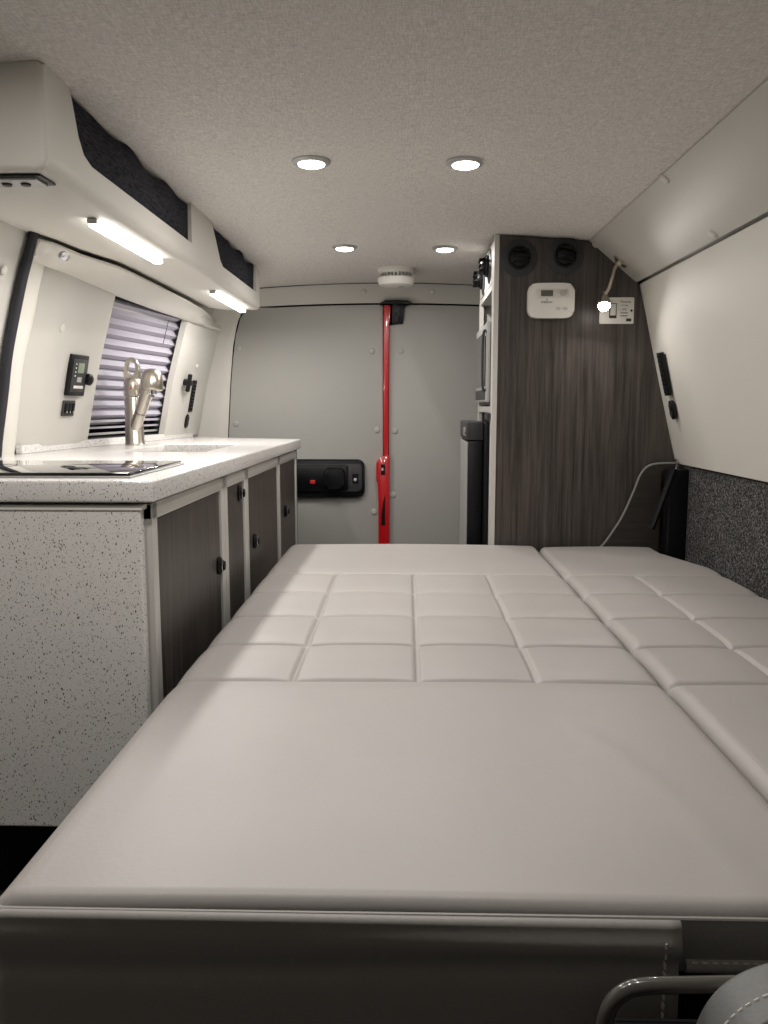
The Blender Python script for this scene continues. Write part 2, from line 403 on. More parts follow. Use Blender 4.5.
# red door edge
bm = bmesh.new()
prism(bm, [(-.098, .03), (-.078, .03), (-.078, 1.0), (-.078, 1.24), (-.072, 1.25), (-.070, 1.318), (-.098, 1.318), (-.098, 1.24), (-.098, .70)], 1, YR - .030, YR + .012, .002)
prism(bm, [(-.120, .03), (-.074, .03), (-.074, .70), (-.112, .69), (-.127, .672), (-.130, .66), (-.130, .59), (-.118, .575), (-.120, .50)], 1, YR - .036, YR + .010, .005)
de = obj('door_edge', bm, m_red, d2, True); de['label'] = 'red painted door edge'
bm = bmesh.new(); prism(bm, [(-.110, .615), (-.092, .615), (-.092, .66), (-.110, .66)], 1, YR - .040, YR - .03, .002)
prism(bm, [(-.108, .40), (-.092, .40), (-.092, .53), (-.100, .50), (-.108, .44)], 1, YR - .039, YR - .03, .001); obj('latch_slot', bm, m_black, de)
obj('striker', B((-.108, YR - .043, .632), (-.098, YR - .038, .645), .001), m_chrome, de)
bm = bmesh.new(); prism(bm, [(-.064, 1.243), (-.018, 1.243), (-.012, 1.30), (-.006, 1.33), (-.064, 1.33)], 1, YR - .028, YR + .01, .003)
prism(bm, [(-.12, 1.322), (.03, 1.322), (.0, 1.337), (-.09, 1.337)], 1, YR - .040, YR + .01, .002)
la = obj('door_latch', bm, m_black, d2, True)
bm = bmesh.new(); box(bm, (-.05, YR - .036, 1.25), (-.038, YR - .028, 1.275), .002); box(bm, (-.042, YR - .034, 1.27), (-.03, YR - .028, 1.31), .003); lathe(bm, [(.008, 0), (.008, .006), (0, .008)], 12, frame((-.045, YR - .028, 1.295), (0, -1, 0)))
obj('latch_bolt', bm, m_grey, la, True)
# inside door handle
h0 = at(262, 496, Y=YR); h1 = at(365, 459, Y=YR)
dh = obj('door_handle', prism(bmesh.new(), rrect(h0.x, h0.z, h1.x, h1.z, .03), 1, YR - .034, YR - .012, .008, 3), m_black, d1, True)
obj('handle_tray', prism(bmesh.new(), rrect(h0.x + .02, h0.z + .025, h1.x - .012, h1.z - .018, .015), 1, YR - .040, YR - .030, .004), m_grey, dh, True)
bm = prism(bmesh.new(), rrect(h0.x + .02, h0.z + .03, h1.x - .07, h1.z - .022, .012), 1, YR - .046, YR - .036, .003); obj('handle_recess', bm, m_black, dh, True)
q = at(336, 477, Y=YR)
bm = prism(bmesh.new(), rrect(q.x - .045, q.z - .045, q.x + .04, q.z + .045, .02), 1, YR - .075, YR - .044, .012, 3); obj('pull_lever', bm, m_black, dh, True)
q = at(314, 481, Y=YR); obj('lock_marker', B((q.x - .011, YR - .050, q.z - .008), (q.x + .011, YR - .044, q.z + .008), .002), m_redlamp, dh)
q = at(356, 477, Y=YR); bm = B((q.x - .012, YR - .046, q.z - .02), (q.x + .012, YR - .040, q.z + .02), .003); ls = obj('lock_slot', bm, m_black, dh)
obj('lock_button', lathe(bmesh.new(), [(.008, 0), (.007, .006), (0, .009)], 14, frame((q.x, YR - .045, q.z - .008), (0, -1, 0))), m_silver, ls, True)

# ---------------------------------------------------------------- overhead cabinet
OX, OZ = -.545, 1.257
oc = thing('overhead_cabinet', 'long pale vinyl overhead cabinet over the galley counter with two dark netted openings', 'cabinet')
comb = [(1.285, OZ + .016), (3.10, OZ + .016), (3.10, 1.392), (3.085, 1.405), (3.03, 1.409), (3.025, 1.312), (2.49, 1.312), (2.455, 1.325), (2.43, 1.35), (2.36, 1.414),
        (2.31, 1.414), (2.14, 1.414), (2.135, 1.312), (1.47, 1.312), (1.435, 1.322), (1.415, 1.345), (1.385, 1.416), (1.35, 1.416), (1.30, 1.414), (1.285, 1.408)]
bm = prism(bmesh.new(), comb, 0, OX - .0018, OX - .016, 0); 
obj('front_panel', bm, m_trim2, oc, True)
# underside, rounded at front corner
def under(a, y):
    if a <= 1:
        t_ = a * PI / 2; return Vector((OX - .018 * (1 - math.cos(t_)), y, OZ + .022 * (1 - math.sin(t_))))
    xw = WL(y, 1.29, -.01); x = OX - .018 + (xw - OX + .018) * (a - 1); d = max(0, (-.66 - x)) / .2
    return Vector((x, y, OZ + .042 * min(1, d) ** 1.4))
obj('bottom_panel', sheet(bmesh.new(), under, lin(0, 1, 6) + lin(1.05, 2, 20), [1.29, 1.294] + lin(1.35, 3.05, 30) + [3.096, 3.10], Vector((0, 0, .006))), m_trim2, oc, True)
bm = prism(bmesh.new(), [(OX + .0, OZ + .018), (OX - .004, OZ + .006), (OX - .016, OZ), (-.69, OZ + .001), (-.86, 1.296), (-.80, 1.375), (-.70, 1.400), (OX - .03, 1.416), (OX - .008, 1.414), (OX, 1.405)], 1, 1.279, 1.297, .006, 3)
obj('end_panel', bm, m_trim2, oc, True)
bm = prism(bmesh.new(), [(OX - .002, OZ + .010), (OX - .004, 1.385), (-.66, 1.37), (-.74, 1.33), (-.74, OZ + .008)], 1, 3.086, 3.104, .006)
obj('end_panel', bm, m_trim2, oc, True)
bm = bmesh.new(); box(bm, (-.78, 2.145, OZ + .05), (OX - .015, 2.30, 1.38))
obj('divider', bm, m_trim, oc)
obj('cabinet_lining', B((-.72, 1.30, OZ + .05), (-.71, 3.06, 1.375)), m_dark, oc)
def net(name, y0t, y0b, y1, ph):
    def f(a, s):
        y0 = y0b + (y0t - y0b) * s; y = y0 + (y1 - y0) * a
        x = OX - .012 + .010 * math.sin(PI * a) * math.sin(PI * min(1, s * 1.0)) + .003 * math.sin(19 * a + ph) * s
        zt = 1.415 - .008 * (1 + .7 * a) * abs(math.sin(7 * a + ph)) - .004 * math.sin(23 * a + ph); return Vector((x, y, 1.308 + (zt - 1.308) * s))
    o = obj('storage_net', sheet(bmesh.new(), f, lin(0, 1, 50), lin(0, 1, 10), Vector((-.004, 0, 0))), m_mesh, oc, True)
    o['label'] = 'dark knitted netting closing a cabinet opening'
net('n', 1.385, 1.43, 2.137, .3); net('n', 2.36, 2.45, 3.028, 1.7)
# strip lights
for ya, yb, lab in ((1.60, 2.035, 'lit white strip light under the overhead cabinet, near its recessed lamp'), (2.575, 3.06, 'lit white strip light under the far end of the overhead cabinet, near the rear door')):
    t = thing('strip_light', lab, 'light', group=None); t['group'] = 'strip lights under the overhead cabinet'
    X0, X1, zt = -.612, -.590, OZ - .0005
    obj('housing', B((X0 + .002, ya, zt - .010), (X1 - .002, yb, zt), .002), m_silver, t)
    obj('diffuser', B((X0, ya + .010, zt - .014), (X1, yb - .010, zt - .001), .003), m_strip, t, True)
    m = Matrix.Translation(((X0 + X1) / 2, (ya + yb) / 2, zt - .018)); lamp('strip_glow', m, STRIP_W, .03, .46, t)
# recessed console lamp at the near end
t = thing('console_lamp', 'unlit silver recessed lamp with dark rim under the near end of overhead cabinet', 'light')
obj('rim', B((-.69, 1.302, OZ - .004), (-.566, 1.362, OZ + .0), .002), m_black, t)
obj('reflector', B((-.685, 1.310, OZ - .008), (-.576, 1.356, OZ - .003), .002), m_silver, t)
bm = bmesh.new()
for i in range(3): obj('bulb', lathe(bmesh.new(), [(.008, 0), (.007, .003), (0, .004)], 12, frame((-.662 + i * .03, 1.332, OZ - .008), (0, 0, -1), Vector((0, 1, 0)))), m_grey, t, True)

# header trim over the window (the wing)
def wing(name):
    st = [(1.93, -.845, 1.275, 1.246), (1.96, -.822, 1.272, 1.240), (2.05, -.795, 1.262, 1.243), (2.13, -.735, 1.248, 1.243), (2.25, -.728, 1.246, 1.238), (2.45, -.728, 1.245, 1.228), (2.75, -.73, 1.244, 1.216), (3.05, -.738, 1.242, 1.209), (3.30, -.757, 1.236, 1.205), (3.35, -.775, 1.228, 1.206)]
    bm = bmesh.new(); rings = []
    for y, xr, zr, zl in st:
        xl = WL(y, zl, .012); k = []
        k.append((WL(y, zl, -.02), zl + .004)); k.append((xl - .004, zl - .004)); k.append((xl + .010, zl + .001)); k.append((xl + (xr - xl) * .5, (zl + zr) / 2 + .000))
        k.append((xr - .004, zr + .000)); k.append((xr, zr + .004)); k.append((xr - .002, zr + .009)); k.append((xr - .05, zr + .013))
        rings.append([bm.verts.new((a, y, b)) for a, b in k])
    for a, b in zip(rings, rings[1:]):
        for i in range(len(a)): bm.faces.new((a[i], a[(i + 1) % 8], b[(i + 1) % 8], b[i]))
    bm.faces.new(rings[0]); bm.faces.new(rings[-1][::-1]); return obj(name, bm, m_trim2, smooth=True)
wg = tag(wing('window_header'), 'curved pale moulding above the pleated blind, under the overhead cabinet', 'trim panel')
t = at(64, 257, Y=1.875)
bm = lathe(bmesh.new(), [(.013, -.004), (.013, .002), (.010, .004), (.008, .002), (.004, .002), (.004, .005), (0, .005)], 20, frame(at(64, 257, Y=1.955), (.6, -.55, -.55))); obj('screw', bm, m_steel, wg, True)

# ---------------------------------------------------------------- pleated blind
bl = thing('pleated_blind', 'lavender-grey pleated blind closed over the side window behind the tap', 'blind')
bm = bmesh.new(); NP = 12; z0, z1 = .865, 1.235; ysb = lin(2.40, 3.035, 8)
prev = None
for i in range(2 * NP + 1):
    z = z1 - (z1 - z0) * i / (2 * NP); off = -.048 + (.021 if i % 2 else 0)
    zz = z - (.006 if i % 2 else 0)
    row = [bm.verts.new((WL(y, zz, off), y - (.02 if (i % 2 == 0 and y > 3.02) else 0), zz)) for y in ysb]
    if prev:
        for a in range(len(row) - 1): bm.faces.new((prev[a], prev[a + 1], row[a + 1], row[a]))
    prev = row
obj('pleated_fabric', bm, m_blind, bl)
for zb, h, m_ in ((.852, .008, m_blind), (.832, .006, m_blind), (.812, .007, m_silver)):
    obj('bottom_rail' if m_ is m_silver else 'loose_pleat', sheet(bmesh.new(), lambda y, z: Vector((WL(y, z, -.032), y, z)), ysb, [zb, zb + h], Vector((-.012, 0, 0))), m_, bl)
bm = bmesh.new(); tube(bm, [(WL(2.9, z, -.024), 2.9, z) for z in lin(1.12, 1.20, 4)], .0012, 6); obj('pull_cord', bm, m_grey, bl)

# ---------------------------------------------------------------- galley
GX, GZ = -.4165, .78
gc = thing('galley_cabinet', 'low galley cabinet with dark wood doors in pale aluminium frame left of the bed', 'cabinet')
FX = GX - .014; Y0, Y1 = 1.36, 3.07; ZB = .17; ZT = GZ - .040
obj('carcass', prism(bmesh.new(), [(FX - .02, Y0 + .01), (FX - .02, Y1 - .02), (-.80, Y1), (-.955, 2.45), (-.955, Y0 + .01)], 2, ZB, ZT - .17), m_dark, gc)
obj('toe_kick', B((-.93, Y0 + .06, 0.0), (FX - .10, Y1 - .06, ZB), 0), m_blackm, gc)
ep = obj('end_panel', B((-1.0, Y0 - .022, ZB), (FX - .012, Y0, ZT - .004), .003), m_quartz2, gc); ep['label'] = 'speckled grey stone end panel'
obj('panel_edging', B((-1.0, Y0 - .025, ZT - .010), (FX - .008, Y0 + .004, ZT - .002), .001), m_white, gc)
# door layout (Y ranges) and frame
DY = [(1.396, 1.855), (1.93, 2.115), (2.175, 2.645), (2.695, 3.05)]
bars = [(1.362, 1.391), (1.859, 1.891), (1.894, 1.926), (2.119, 2.171), (2.649, 2.691), (3.054, 3.075)]
bm = bmesh.new()
for a, b in bars: box(bm, (FX - .025, a, ZB), (FX + (.0 if a > 1.36 else -.002), b, ZT - .002), .002)
for a, b in ((1.362, 1.891), (1.894, 3.075)):
    box(bm, (FX - .025, a, ZT - .030), (FX, b, ZT - .002), .002); box(bm, (FX - .025, a, ZB), (FX, b, ZB + .03), .002)
obj('face_frame', bm, m_alu, gc, True)
obj('end_cap', B((-.62, 3.076, ZB), (FX, 3.085, ZT)), m_wood, gc)
knobs = [((217, 565)), ((236, 493)), ((251, 541)), ((281, 511))]
for (a, b), (u, v) in zip(DY, knobs):
    d = obj('door', B((FX - .016, a + .002, ZB + .032), (FX - .004, b - .002, ZT - .032), .001), m_wood, gc)
    p = at(u, v, X=FX - .004); yk = min(max(p.y, a + .022), b - .022)
    k = obj('door_latch', lathe(bmesh.new(), [(.016, 0), (.017, .004), (.014, .007), (.009, .009), (.008, .016), (.0, .018)], 22, frame((FX - .004, yk, p.z), (1, 0, 0)) @ Matrix.Diagonal((1, 1.25, 1, 1))), m_black, d, True)
    obj('latch_ring', lathe(bmesh.new(), [(.011, .0095), (.0125, .0115), (.0105, .0125)], 22, frame((FX - .004, yk, p.z), (1, 0, 0)) @ Matrix.Diagonal((1, 1.2, 1, 1))), m_steel, k, True)
for o_ in [gc] + list(gc.children_recursive):
    if o_.type == 'MESH':
        for v_ in o_.data.vertices:
            if v_.co.x > -.5: v_.co.x += .009 * (v_.co.y - 1.33)
# worktop with a sink opening
hx0, hx1, hy0, hy1 = -.80, -.55, 2.20, 2.68
def slab_grid(bm, zt, zb):
    xs = [-1.005, hx0, hx1, GX]; ys = [1.325, hy0, hy1, 3.10]
    def yy(x, y): return y + (GX - x) * .45 if y == 3.10 else y
    V = {}
    for x in xs:
        for y in ys:
            xx = max(x, WL(yy(x, y), .78, -.01)) if x == -1.005 else x + (.009 * (y - 1.325) if x == GX else 0)
            for s, z in ((0, zb), (1, zt)): V[x, y, s] = bm.verts.new((xx, yy(x, y), z))
    for i in range(3):
        for j in range(3):
            if i == 1 and j == 1: continue
            for s in (0, 1): bm.faces.new((V[xs[i], ys[j], s], V[xs[i + 1], ys[j], s], V[xs[i + 1], ys[j + 1], s], V[xs[i], ys[j + 1], s]))
    def q(a, b): bm.faces.new((V[a[0], a[1], 0], V[b[0], b[1], 0], V[b[0], b[1], 1], V[a[0], a[1], 1]))
    for i in range(3):
        q((xs[i], ys[0]), (xs[i + 1], ys[0])); q((xs[i], ys[3]), (xs[i + 1], ys[3])); q((xs[0], ys[i]), (xs[0], ys[i + 1])); q((xs[3], ys[i]), (xs[3], ys[i + 1]))
    q((xs[1], ys[1]), (xs[2], ys[1])); q((xs[1], ys[2]), (xs[2], ys[2])); q((xs[1], ys[1]), (xs[1], ys[2])); q((xs[2], ys[1]), (xs[2], ys[2]))
bm = bmesh.new(); slab_grid(bm, GZ, GZ - .036)
es = [e for e in bm.edges if not e.is_boundary and len(e.link_faces) == 2 and e.calc_face_angle(0) > .5]
bmesh.ops.recalc_face_normals(bm, faces=bm.faces[:]); es = [e for e in bm.edges if len(e.link_faces) == 2 and e.calc_face_angle(0) > .5]
bmesh.ops.bevel(bm, geom=es, offset=.0045, segments=3, affect='EDGES', profile=.5)
wt = obj('worktop', bm, m_quartz, smooth=True); tag(wt, 'white speckled stone worktop on top of the galley cabinet', 'worktop')
bs = sheet(bmesh.new(), lambda y, z: Vector((WL(y, .78, .003), y, z)), lin(2.09, 3.3, 12), [GZ + .0005, GZ + .012, GZ + .022], Vector((-.016, 0, 0)))
obj('upstand', bs, m_quartz, wt)
# sink
sk = thing('sink', 'undermount steel sink sunk into the white worktop in front of the tap', 'sink')
bm = bmesh.new(); zt, zb = GZ - .037, GZ - .16
box(bm, (hx0 - .012, hy0 - .012, zb - .004), (hx1 + .012, hy1 + .012, zb)); box(bm, (hx0 - .012, hy0 - .012, zb), (hx0 - .002, hy1 + .012, zt)); box(bm, (hx1 + .002, hy0 - .012, zb), (hx1 + .012, hy1 + .012, zt))
box(bm, (hx0, hy0 - .012, zb), (hx1, hy0 - .002, zt)); box(bm, (hx0, hy1 + .002, zb), (hx1, hy1 + .012, zt)); obj('basin', bm, m_steel, sk)
obj('drain', lathe(bmesh.new(), [(.04, 0), (.038, .003), (.02, .001), (0, .001)], 24, Matrix.Translation(((hx0 + hx1) / 2, (hy0 + hy1) / 2, zb))), m_chrome, sk, True)
# cooktop
c1 = at(130, 473.5, Z=GZ + .008); c2 = at(181, 461, Z=GZ + .008)
cx1 = (c1.x + c2.x) / 2; cy0, cy1 = c1.y, c2.y
ct = thing('cooktop', 'black glass cooktop set on the near end of the white worktop', 'cooktop')
ctg = obj('glass_top', B((cx1 - .47, cy0, GZ + .001), (cx1, cy1, GZ + .009), .0025, 3), m_glass, ct, True)
obj('trim_frame', B((cx1 - .475, cy0 - .004, GZ), (cx1 + .004, cy1 + .004, GZ + .0035), .001), m_silver, ct)
bm = bmesh.new()
for yc in (cy0 + .08, cy1 - .09):
    for xc, r in ((cx1 - .12, .062), (cx1 - .33, .055)):
        if yc > cy0 + .1: continue
        lathe(bm, [(r, .0092), (r, .0095), (r - .002, .0095), (r - .002, .0092)], 36, Matrix.Translation((xc, (cy0 + cy1) / 2, GZ)))
bm.free()
for xc, r_ in ((cx1 - .12, .062), (cx1 - .33, .055)):
    obj('burner_ring', lathe(bmesh.new(), [(r_, .0092), (r_, .0095), (r_ - .002, .0095), (r_ - .002, .0092)], 36, Matrix.Translation((xc, (cy0 + cy1) / 2, GZ))), m_grey, ct)
# tap
tp = at(135, 443, Y=2.72); tx, ty = -.862, 2.585
fa = thing('tap', 'brushed nickel kitchen tap with loop lever standing behind the sink', 'tap')
obj('body', lathe(bmesh.new(), [(0, 0), (.031, 0), (.032, .004), (.0295, .008), (.0285, .06), (.0275, .063), (.0275, .15), (.0265, .152), (.0, .152)], 32, Matrix.Translation((tx, ty, GZ))), m_nickel, fa, True)
lv = obj('valve_cap', lathe(bmesh.new(), [(.0, .152), (.0285, .154), (.0295, .160), (.0285, .185), (.027, .200), (.020, .210), (0, .212)], 32, Matrix.Translation((tx, ty, GZ))), m_nickel, fa, True)
bm = bmesh.new(); N_ = 40; L4 = []
for q_ in range(N_):
    a = 2 * PI * q_ / N_ - PI / 2; c, s_ = math.cos(a), math.sin(a)
    zo = .232 + (.042 if s_ > 0 else .040) * s_; xo = (.0235 if s_ > 0 else .0262) * (abs(c) ** .75) * (1 if c >= 0 else -1)
    zi = .240 + .0215 * s_; xi = .0135 * c
    do = .016 - .010 * max(0, (zo - .20) / .075); di = .015 - .010 * max(0, (zi - .20) / .075)
    L4.append([bm.verts.new((tx + X_, ty + Y_, GZ + Z_)) for X_, Y_, Z_ in ((xo, -do * .7, zo), (xo * .9 + xi * .1, -do, zo * .9 + zi * .1), (xi, -di, zi), (xi, di, zi), (xo * .9 + xi * .1, do, zo * .9 + zi * .1), (xo, do * .7, zo))])
for q_ in range(N_):
    A_, B_ = L4[q_], L4[(q_ + 1) % N_]
    for w_ in range(6): bm.faces.new((A_[w_], A_[(w_ + 1) % 6], B_[(w_ + 1) % 6], B_[w_]))
obj('lever', bm, m_nickel, fa, True)
obj('temperature_dot', lathe(bmesh.new(), [(.003, 0), (.002, .002), (0, .002)], 12, frame((tx + .002, ty - .0285, GZ + .178), (0, -1, 0))), m_redlamp, fa)
a0 = Vector((tx + .006, ty - .012, GZ + .055)); a1 = Vector((tx + .074, ty - .072, GZ + .180))
ax = (a1 - a0).normalized()
obj('spout', tube(bmesh.new(), [a0, a0 + ax * .06], [.0175, .0185], 20), m_nickel, fa, True)
obj('hose_collar', tube(bmesh.new(), [a0 + ax * .060, a0 + ax * .063], .0165, 20), m_black, fa, True)
obj('spray_wand', tube(bmesh.new(), [a0 + ax * .063, a1], [.0185, .019], 20), m_nickel, fa, True)
hm = Matrix.Translation(a1 + Vector((.010, -.004, .004))) @ Matrix.Rotation(math.radians(-6), 4, 'X')
sh = obj('spray_head', lathe(bmesh.new(), [(.0, .052), (.012, .051), (.024, .044), (.031, .030), (.033, .012), (.0335, -.008), (.031, -.014), (.024, -.015), (0, -.015)], 32, hm), m_nickel, fa, True)
obj('nozzle', lathe(bmesh.new(), [(.0, -.015), (.015, -.015), (.014, -.026), (.008, -.027), (.007, -.036), (0, -.037)], 20, hm), m_chrome, sh, True)

# ---------------------------------------------------------------- fittings on the left wall
def surf_plate(name, u0, v0, label, cat, w, h, right=False):
    p, n = (hitR if right else hitL)(u0, v0); m = frame(p + n * .0005, n)
    t = thing(name, label, cat); return t, m
# battery monitor
t, m = surf_plate('battery_monitor', 75, 375, 'black battery monitor with small green display on the pale panel left of blind', 'control panel', .1, .12)
W_, H_ = .104, .116
def LB(name, x0, y0, x1, y1, z0, z1, mm, par, bev=.002, r=None):
    bm = bmesh.new()
    if r: prism(bm, rrect(x0, y0, x1, y1, r), 2, z0, z1, bev)
    else: box(bm, (x0, y0, z0), (x1, y1, z1), bev)
    return obj(name, bm, mm, par, True, mat=m)
bd = LB('bezel', -W_ / 2, -H_ / 2, W_ / 2, H_ / 2, 0, .010, m_black, t, .003)
LB('face_plate', -W_ / 2 + .012, -H_ / 2 + .012, W_ / 2 - .012, H_ / 2 - .012, .009, .012, m_grey, t, .001)
LB('display', -.012, .008, .022, .036, .0115, .0135, m_lcdg, t, .001)
LB('button_pad', -.010, -.018, .016, -.004, .0115, .0135, m_silver, t, .001)
bm = bmesh.new()
for i in range(4): box(bm, (-.026, .030 - i * .011, .0115), (-.022, .034 - i * .011, .013))
for i in range(5): box(bm, (-.024 + i * .011, -.036, .0115), (-.016 + i * .011, -.028, .014), .0005)
bm.free()
for i in range(4): LB('indicator', -.026, .030 - i * .011, -.022, .034 - i * .011, .0115, .013, m_white, t, .0003)
for i in range(5): LB('button', -.024 + i * .011, -.036, -.016 + i * .011, -.028, .0115, .014, m_white, t, .0005)
bm = lathe(bmesh.new(), [(.017, .010), (.017, .020), (.012, .024), (0, .024)], 24); bmesh.ops.transform(bm, matrix=Matrix.Translation((W_ / 2 + .004, -.008, 0)), verts=bm.verts[:]); obj('dial', bm, m_black, t, True, mat=m)
# rocker switches
t, m = surf_plate('switch_plate', 67, 408, 'small dark plate of three rocker switches below the battery monitor', 'switch', .05, .04)
LB('plate', -.033, -.022, .033, .022, 0, .006, m_grey, t)
for i in range(3): 
    r_ = LB('rocker', -.028 + i * .019, -.014, -.012 + i * .019, .016, .005, .011, m_black, t, .003)
    LB('marker', -.022 + i * .019, -.011, -.018 + i * .019, -.008, .0105, .0118, m_white, r_, .0003)
# knob, slot and socket on the rear left panel
t, m = surf_plate('blind_knob', 184, 382, 'black four-armed knob on the pale panel right of the pleated blind', 'knob', .05, .05)
bm = bmesh.new(); box(bm, (-.034, -.010, .012), (.034, .010, .026), .005); box(bm, (-.010, -.034, .012), (.010, .034, .026), .005); obj('grip', bm, m_black, t, True, mat=m)
obj('stem', lathe(bmesh.new(), [(.012, 0), (.012, .014), (0, .014)], 16), m_black, t, True, mat=m)
t, m = surf_plate('belt_slot', 192, 396, 'tall narrow black vent slot on the pale panel near the left rear door', 'vent', .05, .05)
LB('bezel', -.020, -.062, .020, .062, 0, .004, m_black, t, .001)
bm = bmesh.new()
for i in range(9): box(bm, (-.014, -.054 + i * .013, .003), (.014, -.047 + i * .013, .006), .001)
obj('fins', bm, m_blackm, t, mat=m)
t, m = surf_plate('power_socket', 186, 421, 'small black oval socket low on the pale panel, just above the worktop', 'socket', .05, .05)
LB('bezel', -.015, -.027, .015, .027, 0, .006, m_black, t, .002, r=.014)
bm = bmesh.new(); 
for yy_ in (-.011, .011): lathe(bm, [(.009, .0055), (.009, .008), (.006, .008), (.006, .006), (0, .006)], 16, Matrix.Translation((0, yy_, 0)))
obj('outlet_port', bm, m_grey, t, True, mat=m)
# right wall slot and socket
t, m = surf_plate('belt_slot', 668.5, 373, 'tall narrow black vent slot on the cream right wall, beside the wood cabinet', 'vent', .05, .05, True)
LB('bezel', -.021, -.064, .021, .064, .008, .017, m_black, t, .001)
bm = bmesh.new()
for i in range(9): box(bm, (-.015, -.056 + i * .0132, .016), (.015, -.049 + i * .0132, .019), .001)
obj('fins', bm, m_blackm, t, mat=m)
t, m = surf_plate('power_socket', 676.5, 409, 'small black oval socket on the cream right wall beneath the black vent slot', 'socket', .05, .05, True)
LB('bezel', -.017, -.028, .017, .028, .006, .016, m_black, t, .002, r=.014)
bm = bmesh.new()
for yy_ in (-.011, .011): lathe(bm, [(.009, .0155), (.009, .018), (.006, .018), (.006, .016), (0, .016)], 16, Matrix.Translation((0, yy_, 0)))
obj('outlet_port', bm, m_grey, t, True, mat=m)

# ---------------------------------------------------------------- tall cabinet on the right
TY, TX = 2.56, .262; TD = 3.05
tc = thing('tall_cabinet', 'tall dark wood cabinet with pale edging between the bed and the right rear door', 'cabinet')
face = [(TX + .016, 0.02), (.842, 0.02), (.842, .60), (.829, .725), (.793, .88), (.758, 1.027), (.730, 1.15), (.696, 1.268), (.552, 1.392), (TX + .016, 1.412)]
obj('front_panel', prism(bmesh.new(), face, 1, TY, TY + .018, 0), m_wood, tc)
obj('edge_band', B((TX, TY - .001, 0.02), (TX + .015, TY + .020, 1.414), .001), m_edge, tc)
def tb(name, z0, z1, y0=TY + .02, y1=TD, x0=TX + .002, x1=.70, mm=None): return obj(name, B((x0, y0, z0), (x1, y1, z1), .001), mm or m_edge, tc)
tb('shelf', 1.262, 1.282); tb('shelf', .882, .902); 
obj('side_board', B((TX, TY + .02, 1.282), (TX + .014, TD, 1.402), .001), m_edge, tc)
obj('stile', B((TX, TY + .02, .02), (TX + .014, TY + .055, 1.282), .001), m_edge, tc); obj('stile', B((TX, TD - .02, .02), (TX + .014, TD, 1.282), .001), m_edge, tc)
obj('back_panel', B((.56, TY + .02, .02), (.575, TD, 1.40)), m_dark, tc); obj('rear_panel', B((TX, TD, .02), (.70, TD + .015, 1.27)), m_edge, tc)
obj('shelf_rail', B((TX - .012, TY + .03, .860), (TX + .012, TY + .12, .880), .002), m_grey, tc)
# microwave
mw = thing('microwave', 'black and silver microwave oven built into the tall cabinet above the fridge', 'microwave')
y0, y1, zz0, zz1 = TY + .06, TD - .025, .906, 1.165
obj('housing', B((TX + .0, y0 + .01, zz0), (.55, y1 - .01, zz1), .003), m_black, mw)
obj('trim_frame', prism(bmesh.new(), [(y0, zz0 + .01), (y1, zz0 + .01), (y1, zz1), (y0, zz1)], 0, TX - .012, TX, .003), m_silver, mw)
obj('door_glass', B((TX - .015, y0 + .04, zz0 + .06), (TX - .010, y1 - .03, zz1 - .025), .002), m_glass, mw)
obj('door_handle', tube(bmesh.new(), smoothpts([(TX - .01, y0 + .025, zz0 + .05), (TX - .022, y0 + .025, zz0 + .06), (TX - .022, y0 + .025, zz1 - .04), (TX - .01, y0 + .025, zz1 - .03)]), .004, 8), m_grey, mw, True)
obj('control_strip', B((TX - .015, y0 + .05, zz0 + .018), (TX - .011, y1 - .03, zz0 + .05), .001), m_grey, mw)
# fridge
fr = thing('fridge', 'slim black fridge with silver door below the microwave, beyond the bed', 'fridge')
obj('body', B((TX - .012, 2.63, .03), (.55, TD - .03, .850), .004), m_black, fr)
d = obj('door', B((TX - .062, 2.69, .05), (TX - .014, TD - .03, .79), .004), m_black, fr, True)
obj('door_face', B((TX - .066, 2.70, .055), (TX - .061, TD - .035, .785), .002), m_silver, d)
ct_ = obj('control_head', B((TX - .067, 2.688, .792), (TX - .013, TD - .03, .852), .005), m_grey, fr, True)
obj('door_handle', B((TX - .072, 2.72, .805), (TX - .066, 2.80, .835), .003), m_chrome, ct_, True)
# round air vents
def vent(label, p, n, tilt, r=.062):
    t = thing('air_vent', label, 'air vent'); t['group'] = 'round black air vents of the tall cabinet'
    m = frame(p, n)
    obj('flange', lathe(bmesh.new(), [(r, 0), (r, .002), (r * .93, .004), (r * .62, .006), (r * .6, .004)], 40), m_grey, t, True, mat=m)
    obj('collar', lathe(bmesh.new(), [(r * .62, .0), (r * .62, .012), (r * .55, .014), (r * .55, .0)], 36), m_black, t, True, mat=m)
    rt = m @ Matrix.Rotation(tilt, 4, 'Z')
    bm = bmesh.new()
    lathe(bm, [(0, .006), (r * .52, .008), (r * .52, .018), (r * .45, .024), (r * .2, .030), (0, .031)], 32)
    obj('nozzle', bm, m_black, t, True, mat=rt)
    bm = bmesh.new()
    for yv in (-.5, 0, .5):
        w = r * .5 * math.sqrt(1 - (yv * .8) ** 2); box(bm, (-w, yv * r * .62 - .002, .018), (w, yv * r * .62 + .002, .036), .0015)
    obj('louvre', bm, m_blackm, t, True, mat=rt)
vent('round black air vent at the top left corner of the dark wood panel', at(519, 258, Y=TY), (0, -1, 0), 0, .056)
vent('round black air vent right of its twin, above the white thermostat', at(565, 256, Y=TY), (0, -1, 0), -.25, .056)
vent('round black air vent on the open cabinet side, nearer the camera', Vector((TX, 2.70, 1.345)), (-1, 0, 0), .1, .055)
vent('round black air vent on the open cabinet side, nearer the rear door', Vector((TX, 2.90, 1.335)), (-1, 0, 0), .3, .055)

